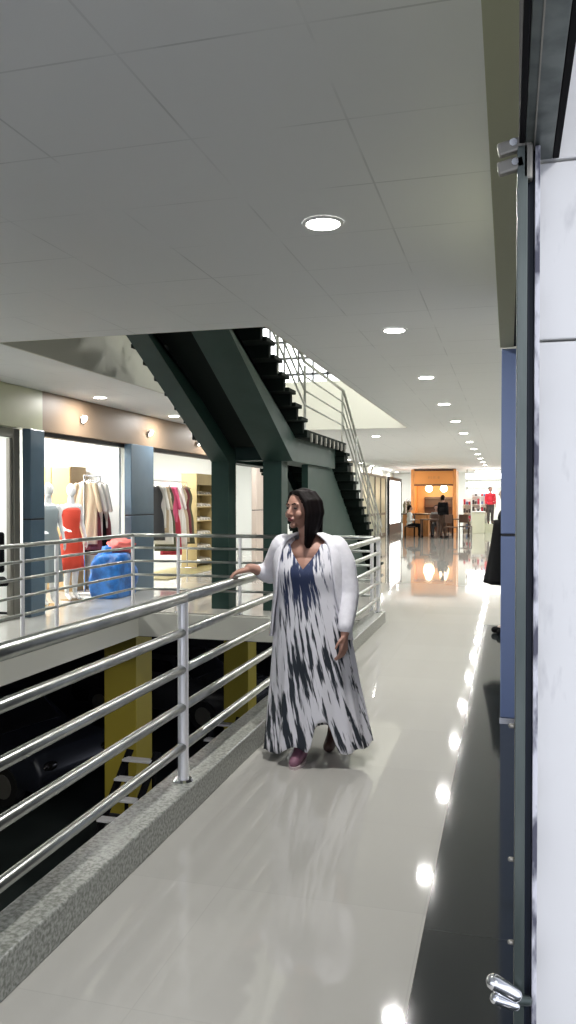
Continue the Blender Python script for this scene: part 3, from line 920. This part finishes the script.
gl = [('beige', 1.0, 'beige blouse'), ('maroon', 1.1, 'brown maroon dress'), ('offwhite', .9, 'off white blouse'), ('black', 1.15, 'black dress'), ('offwhite', .75, 'short cream top'), ('maroon', 1.2, 'dark red long dress')]
for i, (mk, L, nm) in enumerate(gl):
    garment((-6.66, 11.73 + i * .088, 1.928), math.radians(12), 'dress' if L > 1 else 'top', L, .19, M[mk], '%s hanging %s from the left on the nearer clothes rack' % (nm, ORD[i]), 'garments on the nearer rack')
rack((-6.95, 15.75, 0), 1.9, 'chrome clothes rack with pink and crimson garments in the farther lit shop', 1.95)
gl = [('charcoal', 1.1, 'charcoal dress'), ('offwhite', .85, 'off white top'), ('beige', .95, 'taupe top'), ('offwhite', 1.2, 'long white dress'), ('darkolive', 1.35, 'olive dress'), ('pink', .75, 'bright pink top'), ('crimson', 1.45, 'long crimson dress'), ('offwhite', 1.0, 'white blouse'), ('offwhite', 1.3, 'pale long dress'), ('beige', 1.2, 'beige dress'), ('maroon', 1.1, 'maroon dress'), ('darkolive', 1.25, 'dark olive long dress')]
for i, (mk, L, nm) in enumerate(gl):
    garment((-6.95, 14.95 + i * .145, 1.928), math.radians(20), 'dress' if L > 1 else 'top', L, .19, M[mk], '%s hanging %s from the left on the farther clothes rack' % (nm, ORD[i]), 'garments on the farther rack')
obj_ = box(B(), -7.3, -6.35, 14.3, 17.6, 0.0, .022, .005)
tag(obj('display_platform', obj_, M['olive_base']), 'low olive display platform under the pink and crimson garments', 'platform')
# wardrobe
t = thing('wardrobe', 'tall pale wood wardrobe behind the mannequins', 'wardrobe', (-7.46, 12.22, 0))
obj('carcass', box(B(), -.36, .36, -.20, .30, 0, 2.12, .008), M['wood_pale'], t)
for s in (0, 1):
    d = obj('door', box(B(), -.35 + s * .355, -.005 + s * .355, -.222, -.202, .06, 2.10, .006), M['wood_pale'], t)
    bm = B(); capsule(bm, (-.045 + s * .10, -.235, 1.0), .008, (-.045 + s * .10, -.235, 1.16), .008); obj('handle', bm, M['chrome'], d, True)
# blue plastic sack with coral cloth on top
bm = B(); random.seed(5)
def lump(n, p):
    q = 1 + .16 * noise.noise(n * 2.3 + V((3, 1, 0))) + .07 * noise.noise(n * 6)
    p = p * q
    p = V((max(-.25, min(.25, p.x * 1.25)), max(-.42, min(.42, p.y * 1.15)), max(-.30, min(.40, p.z * 1.1))))
    return p
ellipsoid(bm, (0, 0, .30), (.26, .50, .44), None, 40, 28, lump)
t = thing('sack', 'bulging blue plastic sack in front of the white wall', 'sack', (-6.15, 11.68, 0))
obj('bag', bm, M['bluebag'], t, True)
bm = B(); ellipsoid(bm, (0, -.20, .62), (.09, .12, .20), None, 20, 14, lambda n, p: p * (1 + .3 * noise.noise(n * 3)))
obj('gathered_neck', bm, M['bluebag'], t, True)
bm = B(); ellipsoid(bm, (0, 0, 0), (.20, .30, .13), None, 30, 20, lambda n, p: p * (1 + .25 * noise.noise(n * 3 + V((5, 0, 0)))))
tag(obj('folded_cloth', bm, M['coral'], None, True, loc=(-6.12, 11.90, .80)), 'crumpled coral cloth lying on the blue sack', 'cloth')
# shoe shelf
t = thing('shoe_shelf', 'cream shoe shelf with rows of pale shoes beside the green stair post', 'shelf', (-6.95, 17.45, 0))
obj('back_panel', box(B(), -.22, -.20, -.55, .55, 0, 2.15), M['shelf'], t)
for s in (-.55, .53): obj('side_panel', box(B(), -.20, .15, s, s + .02, 0, 2.15), M['shelf'], t)
obj('header', box(B(), -.2, .16, -.53, .53, 1.90, 2.15), M['shelf'], t)
zs = [.10, .42, .74, 1.06, 1.38, 1.66]
for z in zs: obj('shelf_board', box(B(), -.2, .15, -.53, .53, z, z + .02), M['shelf'], t)
def shoe_bm():
    bm = B(); chain(bm, [((-.11, 0, .055), .034), ((-.09, 0, .04), .036), ((.02, 0, .035), .033), ((.10, 0, .028), .028)], 12)
    box(bm, -.14, .13, -.036, .036, 0, .012, .004); return bm
me0 = None
hts = ['bottom', 'second', 'third', 'fourth', 'fifth', 'top']
for zi, z in enumerate(zs):
    for k in range(6):
        if me0 is None:
            o = obj('shoe', shoe_bm(), M['offwhite'], None, True); me0 = o
        else: o = me0.copy(); C.objects.link(o)
        o.location = (-6.98, 17.0 + k * .18, z + .02)
        tag(o, 'pale shoe on the %s board of the shoe shelf, %s from the left' % (hts[zi], ORD[k]), 'shoe', 'shoes on the cream shelf')
# dark chair in the first shop
t = thing('office_chair', 'black office chair inside the far left doorway, cut by the photo edge', 'chair', (-6.52, 8.97, 0), math.radians(40))
obj('seat', box(B(), -.24, .24, -.24, .24, .44, .53, .03), M['black'], t)
obj('backrest', box(B(), -.23, .23, .20, .27, .58, 1.12, .03), M['black'], t)
bm = B(); cyl(bm, (0, 0, .08), (0, 0, .44), .03); obj('column', bm, M['charcoal'], t)
bm = B(); cyl(bm, (0, .235, .46), (0, .245, .62), .02); obj('back_strut', bm, M['charcoal'], t)
for k in range(5):
    a = 2 * PI * k / 5; bm = B(); capsule(bm, (0, 0, .09), .02, (.27 * math.cos(a), .27 * math.sin(a), .06), .015)
    l = obj('leg', bm, M['charcoal'], t, True)
    bm = B(); ellipsoid(bm, (.27 * math.cos(a), .27 * math.sin(a), .028), (.028, .028, .028), None, 10, 8); obj('castor', bm, M['black'], l, True)

# =================================================================== BASEMENT
for i, (x, y) in enumerate([(-5.5, 10.93), (-5.25, 15.4)]):
    t = thing('pillar', ['yellow basement pillar seen through the near railing', 'yellow basement pillar seen beside the dress'][i], 'pillar', (x, y, -3.2), 0, 'yellow basement pillars')
    bm = B(); box(bm, -.26, .26, -.27, .27, 0, 2.835, .01); obj('shaft', bm, M['yellow'], t)
    bm = B(); box(bm, -.28, .28, -.29, .29, 0, .12, .01); obj('plinth', bm, M['charcoal'], t)
def car(loc, rz, m, label):
    t = thing('car', label, 'car', loc, rz, 'parked cars in the basement')
    prof = [(-2.1, .35), (-2.15, .62), (-2.0, .82), (-1.0, .92), (-.45, 1.36), (.75, 1.42), (1.55, 1.0), (2.05, .92), (2.12, .45), (2.0, .30)]
    bm = B(); rings = []
    for x, k in ((-.86, .0), (-.80, .05), (-.40, .07), (0, .075), (.40, .07), (.80, .05), (.86, .0)):
        rings.append([(x * (1 - (.18 if z > 1.0 else 0)), y, z + (k if z > .8 else 0) - (.03 if abs(x) > .8 else 0)) for y, z in prof])
    R = [[bm.verts.new(p) for p in r] for r in rings]
    n = len(prof)
    for i in range(len(R) - 1):
        for k in range(n): bm.faces.new((R[i][k], R[i][(k + 1) % n], R[i + 1][(k + 1) % n], R[i + 1][k]))
    bm.faces.new(list(reversed(R[0]))); bm.faces.new(R[-1])
    bmesh.ops.bevel(bm, geom=list(bm.edges), offset=.02, segments=1, affect='EDGES')
    obj('bodywork', bm, m, t, True)
    bm = B(); box(bm, -.62, .62, -.93, -.50, 1.02, 1.34, rot=None); 
    bm.free()
    bm = B(); vs = [bm.verts.new(p) for p in [(-.66, -.98, 1.0), (.66, -.98, 1.0), (.60, -.50, 1.395), (-.60, -.50, 1.395)]]; bm.faces.new(vs); obj('windscreen', bm, M['carglass'], t, solid=.02)
    bm = B(); vs = [bm.verts.new(p) for p in [(-.66, 1.56, 1.08), (.66, 1.56, 1.08), (.60, .80, 1.47), (-.60, .80, 1.47)]]; bm.faces.new(vs); obj('rear_window', bm, M['carglass'], t, solid=.02)
    for s in (-1, 1):
        bm = B(); vs = [bm.verts.new(p) for p in [(s * .80, -.80, .98), (s * .80, 1.35, 1.02), (s * .73, .72, 1.38), (s * .73, -.42, 1.34)]]; bm.faces.new(vs); obj('side_window', bm, M['carglass'], t, solid=.03)
        for yy in (-1.35, 1.3):
            bm = B(); cyl(bm, (s * .70, yy, .31), (s * .885, yy, .31), .31, seg=24); wl = obj('wheel', bm, M['rubber'], t)
            bm = B(); cyl(bm, (s * .86, yy, .31), (s * .895, yy, .31), .19, seg=18); obj('hubcap', bm, M['bracket'], wl)
        bm = B(); ellipsoid(bm, (s * .62, -2.10, .68), (.16, .06, .08), None, 12, 8); obj('headlight', bm, M['carglass'], t, True)
    return t
car((-8.6, 11.9, -3.2), math.radians(75), M['car'], 'dark blue grey car parked in the basement at the left')
car((-7.2, 16.4, -3.2), math.radians(80), M['car2'], 'dark grey car parked in the basement behind the yellow pillars')
def base_stair(loc, rz, label, n=6, w=.42):
    t = thing('staircase', label, 'staircase', loc, rz, None)
    for i in range(n):
        bm = B(); box(bm, -w / 2, w / 2, i * .24, i * .24 + .15, i * .19 + .15, i * .19 + .18, .004); obj('tread', bm, M['tread_white'], t)
    for s in (-1, 1):
        bm = B(); prism(bm, [(0, 0), (.2, 0), (n * .24 + .1, n * .19 + .02), (n * .24 - .05, n * .19 + .08)], s * w / 2 - .02, s * w / 2 + .02); obj('stringer', bm, M['black'], t)
    bm = B()
    for s in (-1, 1): cyl(bm, (s * w / 2, n * .24 - .1, 0), (s * w / 2, n * .24 - .1, n * .19), .03, seg=8)
    obj('support', bm, M['black'], t)
    return t
base_stair((-4.98, 8.9, -3.2), 0, 'dark service steps with pale treads in front of the nearer yellow basement pillar', 6)
base_stair((-4.45, 10.9, -3.2), 0, 'dark service steps with pale treads low behind the railing post', 6)
t = thing('tube_light', 'dim batten tube light under the basement ceiling at the left', 'lamp', (-6.2, 6.5, -.36))  # lamp added out of view to brighten the basement pillars
obj('housing', box(B(), -.04, .04, -.6, .6, -.05, 0, .004), M['trim_white'], t)
bm = B(); cyl(bm, (0, -.57, -.075), (0, .57, -.075), .018); obj('tube', bm, M['panel_lamp'], t)
area('lamp', t, (0, 0, -.10), .05, 1.1, 38, (1, .97, .85))

# =================================================================== FAR END
# kiosk
K = thing('kiosk', 'orange wooden cafe front at the far end of the corridor', 'kiosk', (-3.41, 38.3, 0))
K.scale = (.86, 1, 1)
obj('back_wall', box(B(), -1.15, 1.15, 1.75, 1.85, 0, 2.95), M['amber'], K)
for s in (-1, 1):
    obj('side_panel', box(B(), min(s * 1.10, s * 1.20), max(s * 1.10, s * 1.20), .1, 1.85, 0, 2.95), M['orange'], K)
    obj('post', box(B(), s * 1.13 - .10, s * 1.13 + .10, -.05, .10, 0, 3.0, .01), M['orange'], K)
sb = obj('sign_board', box(B(), -1.03, 1.03, -.04, .04, 2.28, 2.93, .01), M['orange_sign'], K)
bm = B(); box(bm, -1.05, 1.05, -.07, -.041, 2.22, 2.29); box(bm, -1.05, 1.05, -.07, -.041, 2.92, 2.99)
obj('border', bm, M['brown_dark'], sb)
bm = B()
for i, w_ in enumerate([.10, .06, .11, .07, .10]): box(bm, -.30 + i * .13, -.30 + i * .13 + w_, -.052, -.041, 2.55, 2.67)
obj('lettering', bm, M['orange'], sb, label='faint blurred lettering')
obj('ceiling_panel', box(B(), -1.10, 1.10, .1, 1.75, 2.88, 2.95), M['amber'], K)
for i, x in enumerate((-.38, .32)):
    t = thing('pendant_lamp', '%s glowing pendant lamp hanging in the orange cafe front' % ('left' if i == 0 else 'right'), 'lamp', (-3.3 + x, 38.9, 2.88), 0, 'pendant lamps in the cafe front')
    bm = B(); cyl(bm, (0, 0, 0), (0, 0, -.62), .008, seg=8); obj('cord', bm, M['black'], t)
    bm = B(); ellipsoid(bm, (0, 0, -.78), (.17, .17, .17), None, 20, 14); obj('lamp_shade', bm, M['warm_lamp'], t, True)
    d = bpy.data.lights.new('lamp', 'POINT'); d.energy = 35; d.shadow_soft_size = .25; d.color = (1, .8, .5)
    o = bpy.data.objects.new('lamp', d); link(o, t); o.location = (0, 0, -1.05)
t = thing('counter', 'orange wooden serving counter before the cafe front', 'counter', (-3.85, 34.9, 0))
obj('cabinet', box(B(), -.55, .55, -.25, .25, 0, .92, .01), M['orange'], t)
obj('worktop', box(B(), -.60, .60, -.30, .30, .92, .97, .01), M['brown_dark'], t)
t = thing('shelving', 'dark bottle shelving at the back of the cafe front', 'shelf', (-3.3, 39.85, 0))
obj('back_panel', box(B(), -.7, .8, .12, .15, 0, 1.7), M['brown_dark'], t)
for z in (.4, .8, 1.2, 1.6): obj('shelf_board', box(B(), -.7, .8, -.12, .12, z, z + .03), M['brown_dark'], t)
def chair_far(loc, rz, label):
    t = thing('cafe_chair', label, 'chair', loc, rz, 'cafe chairs')
    obj('seat', box(B(), -.21, .21, -.21, .21, .43, .47, .01), M['brown_dark'], t)
    obj('backrest', box(B(), -.21, .21, .18, .22, .62, .95, .01), M['brown_dark'], t)
    for sx in (-1, 1):
        for sy in (-1, 1):
            bm = B(); cyl(bm, (sx * .19, sy * .19, 0), (sx * .19, sy * .19, .43 if sy < 0 else .95), .018, seg=8); obj('leg', bm, M['black'], t)
    return t
def table_far(loc, label):
    t = thing('cafe_table', label, 'table', loc, 0, 'cafe tables')
    obj('tabletop', box(B(), -.38, .38, -.35, .35, .72, .76, .01), M['brown_dark'], t)
    for sx in (-1, 1):
        for sy in (-1, 1): obj('leg', box(B(), sx * .33 - .025, sx * .33 + .025, sy * .30 - .025, sy * .30 + .025, 0, .72), M['brown_dark'], t)
table_far((-3.15, 33.6, 0), 'dark cafe table between the white shirted and the dark clothed sitters')
table_far((-1.95, 34.6, 0), 'dark cafe table to the right of the dark clothed sitters')
M['whiteshirt'] = mat('white_shirt', (.8, .8, .8), .7)
chair_far((-3.95, 33.4, 0), math.radians(-80), 'dark wooden cafe chair under the sitter in the white shirt')
figure((-3.95, 33.4, 0), 'person sitting in white shirt and black trousers left of the cafe counter', math.radians(100), M['whiteshirt'], M['black'], 'sit')
for a in [0]:
    bpy.data.objects
chair_far((-2.95, 34.45, 0), math.radians(180), 'dark wooden cafe chair under the grey clothed sitter')
figure((-2.95, 34.45, 0), 'person in grey clothes sitting at the cafe table', math.radians(0), mat('grey_cloth', (.22, .22, .22), .7), M['charcoal'], 'sit')
figure((-2.58, 33.3, 0), 'person in black standing among the cafe chairs', math.radians(150), M['black'], M['brown_dark'], 'stand', s=1)
chair_far((-2.25, 32.9, 0), math.radians(30), 'dark wooden cafe chair in front of the person in black')
chair_far((-1.70, 33.8, 0), math.radians(160), 'dark wooden cafe chair at the right table, nearest the shop lights')
# white goods shop right of the kiosk
S0 = -1.9
struct('floor_platform', box(B(), -1.55, -.02, 38.8, 43.9, 0.0, .42), M['counter_pale'])
t = thing('shop_sign', 'bright white light box sign strips above the shop at the far right', 'sign', (-1.0, 38.9, 2.0))  # emissive strips imitate white stripes reflected by the shop ceiling
obj('upper_lightbox', box(B(), -.95, .90, -.05, .05, .55, .82, .01), M['signlight'], t)
obj('middle_lightbox', box(B(), -.95, .62, .10, .20, .18, .40, .01), M['signlight'], t)
obj('lower_lightbox', box(B(), -.95, .45, .25, .35, -.15, .03, .01), M['signlight'], t)
bm = B(); 
for x in (-.9, .85): box(bm, x - .02, x + .02, .051, .09, -.15, 1.0)
obj('bracket', bm, M['bracket'], t)
for i in range(3):
    t = thing('display_shelf', 'white goods shelf at the far end, %s from the left' % ORD[i], 'shelf', (-1.95 + i * .42, 40.2 - (0 if i == 0 else .0), 0 if i == 0 else .42), 0, 'goods shelves at the far end')
    obj('back_panel', box(B(), -.19, .19, .14, .16, 0, 1.6), M['white_wall'], t)
    for z in (.1, .5, .9, 1.3): 
        sbd = obj('shelf_board', box(B(), -.19, .19, -.14, .14, z, z + .02), M['white_wall'], t)
        for q in range(3):
            obj('goods', box(B(), -.17 + q * .12, -.08 + q * .12, -.10, .08, z + .021, z + .15 + .15 * random.random(), .006), M[random.choice(['goods_a', 'goods_b', 'goods_c', 'crimson'])], sbd)
figure((-.82, 38.95, .42), 'person in red top and dark trousers standing on the raised floor at the far right', math.radians(10), M['redshirt'], M['goods_b'], 'stand')
t = thing('counter', 'pale cream shop counter left of the person in red', 'counter', (-1.35, 38.4, 0))
obj('cabinet', box(B(), -.30, .30, -.2, .2, 0, .98, .01), M['counter_pale'], t)
obj('worktop', box(B(), -.33, .33, -.23, .23, .98, 1.02, .008), M['trim_white'], t)
t = thing('ceiling_light_panel', 'lit ceiling panel above the far right shop', 'ceiling light', (-1.0, 41.2, CZ), 0, None)
obj('frame', box(B(), -.64, .64, -.64, .64, -.04, -.001, .01), M['trim_white'], t)
obj('diffuser', box(B(), -.6, .6, -.6, .6, -.05, -.04), M['panel_lamp'], t)
area('lamp', t, (0, 0, -.07), 1.2, 1.2, 80, (1, 1, 1))
# far left: bright lit shop window and grey pillars
t = thing('display_window', 'tall brilliant white lit shop window at the far left of the corridor', 'shop window', (-5.2, 38.2, 0))
obj('lightbox', box(B(), -.05, .0, -2.2, 1.8, .45, 2.45), M['signlight'], t)
bm = B(); box(bm, -.06, .05, -2.32, -2.2, 0, 2.6); box(bm, -.06, .05, 1.8, 1.92, 0, 2.6); box(bm, -.06, .05, -2.2, 1.8, 2.45, 2.6); box(bm, -.06, .05, -2.2, 1.8, 0, .45)
obj('window_frame', bm, M['charcoal'], t)
for i, y in enumerate((25.0, 30.0, 34.6)):
    t = thing('pillar', 'grey corridor pillar beside the left shops, %s beyond the staircase' % ORD[i], 'pillar', (-5.95, y, 0), 0, 'grey pillars beyond the staircase')
    obj('shaft', box(B(), -.2, .2, -.25, .25, .1, 2.9, .01), M['cream_col'] if i == 0 else M['bracket'], t)
    obj('plinth', box(B(), -.22, .22, -.27, .27, 0, .1, .005), M['charcoal'], t)
    obj('capital', box(B(), -.22, .22, -.27, .27, 2.9, CZ - .002, .005), M['bracket'], t)
t = thing('shop_partition', 'grey framed shop partition before the brilliant white window', 'partition', (-5.3, 32.6, 0))
bm = B()
for k in range(5): box(bm, -.05, .05, -3.0 + k * 1.5 - .05, -3.0 + k * 1.5 + .05, 0, 2.6, .005)
for z in (.0, .9, 2.5): box(bm, -.045, .045, -3.0, 3.0, z, z + .1)
obj('frame', bm, M['bracket'], t)
obj('panel', box(B(), -.01, .01, -2.98, 2.98, .1, 2.5), M['counter_pale'], t)
rack((-4.95, 40.9, 0), 1.2, 'clothes rack at the far left beside the white lit window', 1.6)
for i, mk in enumerate(['darkolive', 'offwhite', 'charcoal', 'greyblue', 'maroon']):
    garment((-4.95, 40.45 + i * .2, 1.578), 0, 'dress', 1.1, .19, M[mk], '%s garment hanging %s from the near end on the far left rack' % ({'darkolive': 'olive', 'offwhite': 'white', 'charcoal': 'charcoal', 'greyblue': 'grey blue', 'maroon': 'maroon'}[mk], ORD[i]), 'garments on the far rack')

# =================================================================== NEAR RIGHT SHUTTER FRAME
jb = struct('wall_jamb', None or (lambda b: (box(b, .033, .5, 1.04, 1.30, 0, 1.745, .002), box(b, .033, .5, 1.04, 1.30, 1.748, 1.965, .002), box(b, .033, .5, 1.04, 1.30, 1.968, CZ - .005, .002), b)[-1])(B()), M['jamb'])
G = thing('shutter_guide', 'worn grey steel shutter guide rail running up the right edge', 'shutter rail', (.022, 1.0, 0))
def gx(name, x0, x1, y0, y1, z0, z1, m, bev=.001, parent=None, label=None):
    return obj(name, box(B(), x0 - .022, x1 - .022, y0 - 1.0, y1 - 1.0, z0, z1, bev), m, parent or G, label=label)
gx('guide_lip', .0085, .0205, .98, 1.035, 0, 1.965, M['rail_grey'])
gx('guide_slot', .0207, .0285, 1.0, 1.035, 0, 1.965, M['navy'])
gx('weathered_edge', .0287, .0345, .985, 1.035, 0, 1.965, M['flaky'], label='flaking pale edge')
hd = gx('lintel_box', .0175, .050, .30, 1.035, 1.967, 2.6, M['rail_grey'])
gx('gasket', .0502, .058, .30, 1.035, 1.967, 2.6, M['black'], parent=hd)
gx('ridge', .027, .0285, .30, 1.0, 1.964, 1.968, M['bracket'], parent=hd, bev=0)
gx('dark_gap', .0105, .0172, .30, 1.03, 1.967, 2.6, M['black'], parent=hd)  # solid black strip, painted shade of the gap between soffit and lintel
# hinge bracket
bm = B()
for dz in (0, -.022):
    rot = Matrix.Rotation(math.radians(-12), 3, 'Y')
    box(bm, -.036, -.004, -.02, -.008, 1.958 + dz, 1.974 + dz, .003, rot=rot)
box(bm, -.008, .004, -.02, -.004, 1.925, 1.985, .003)
br_ = obj('hinge_bracket', bm, M['bracket'], G)
bm = B(); cyl(bm, (-.018, -.024, 1.968), (-.018, -.019, 1.968), .0045, seg=12); cyl(bm, (-.016, -.024, 1.945), (-.016, -.019, 1.945), .004, seg=12)
obj('rivet', bm, M['chrome'], br_)
obj('tab', box(B(), -.006, .008, -.02, -.012, 2.045, 2.057, .001), M['chrome'], G, label='small bright metal tab')
# lock hasp low on the rail
bm = B()
capsule(bm, (-.012, -.03, .968), .0085, (-.036, -.035, .982), .0095, 14); capsule(bm, (-.012, -.03, .955), .006, (-.034, -.035, .963), .007, 12)
ls = obj('lock', bm, M['chrome'], G, True)
bm = B(); capsule(bm, (.002, -.02, .957), .006, (-.014, -.028, .962), .007, 10); obj('lock_arm', bm, M['rail_grey'], ls, True)
for z in (1.28, 1.12, 1.02): obj('bolt', capsule(B(), (-.012, -.012, z), .003, (-.018, -.014, z + .001), .003, 8), M['bracket'], G, True)
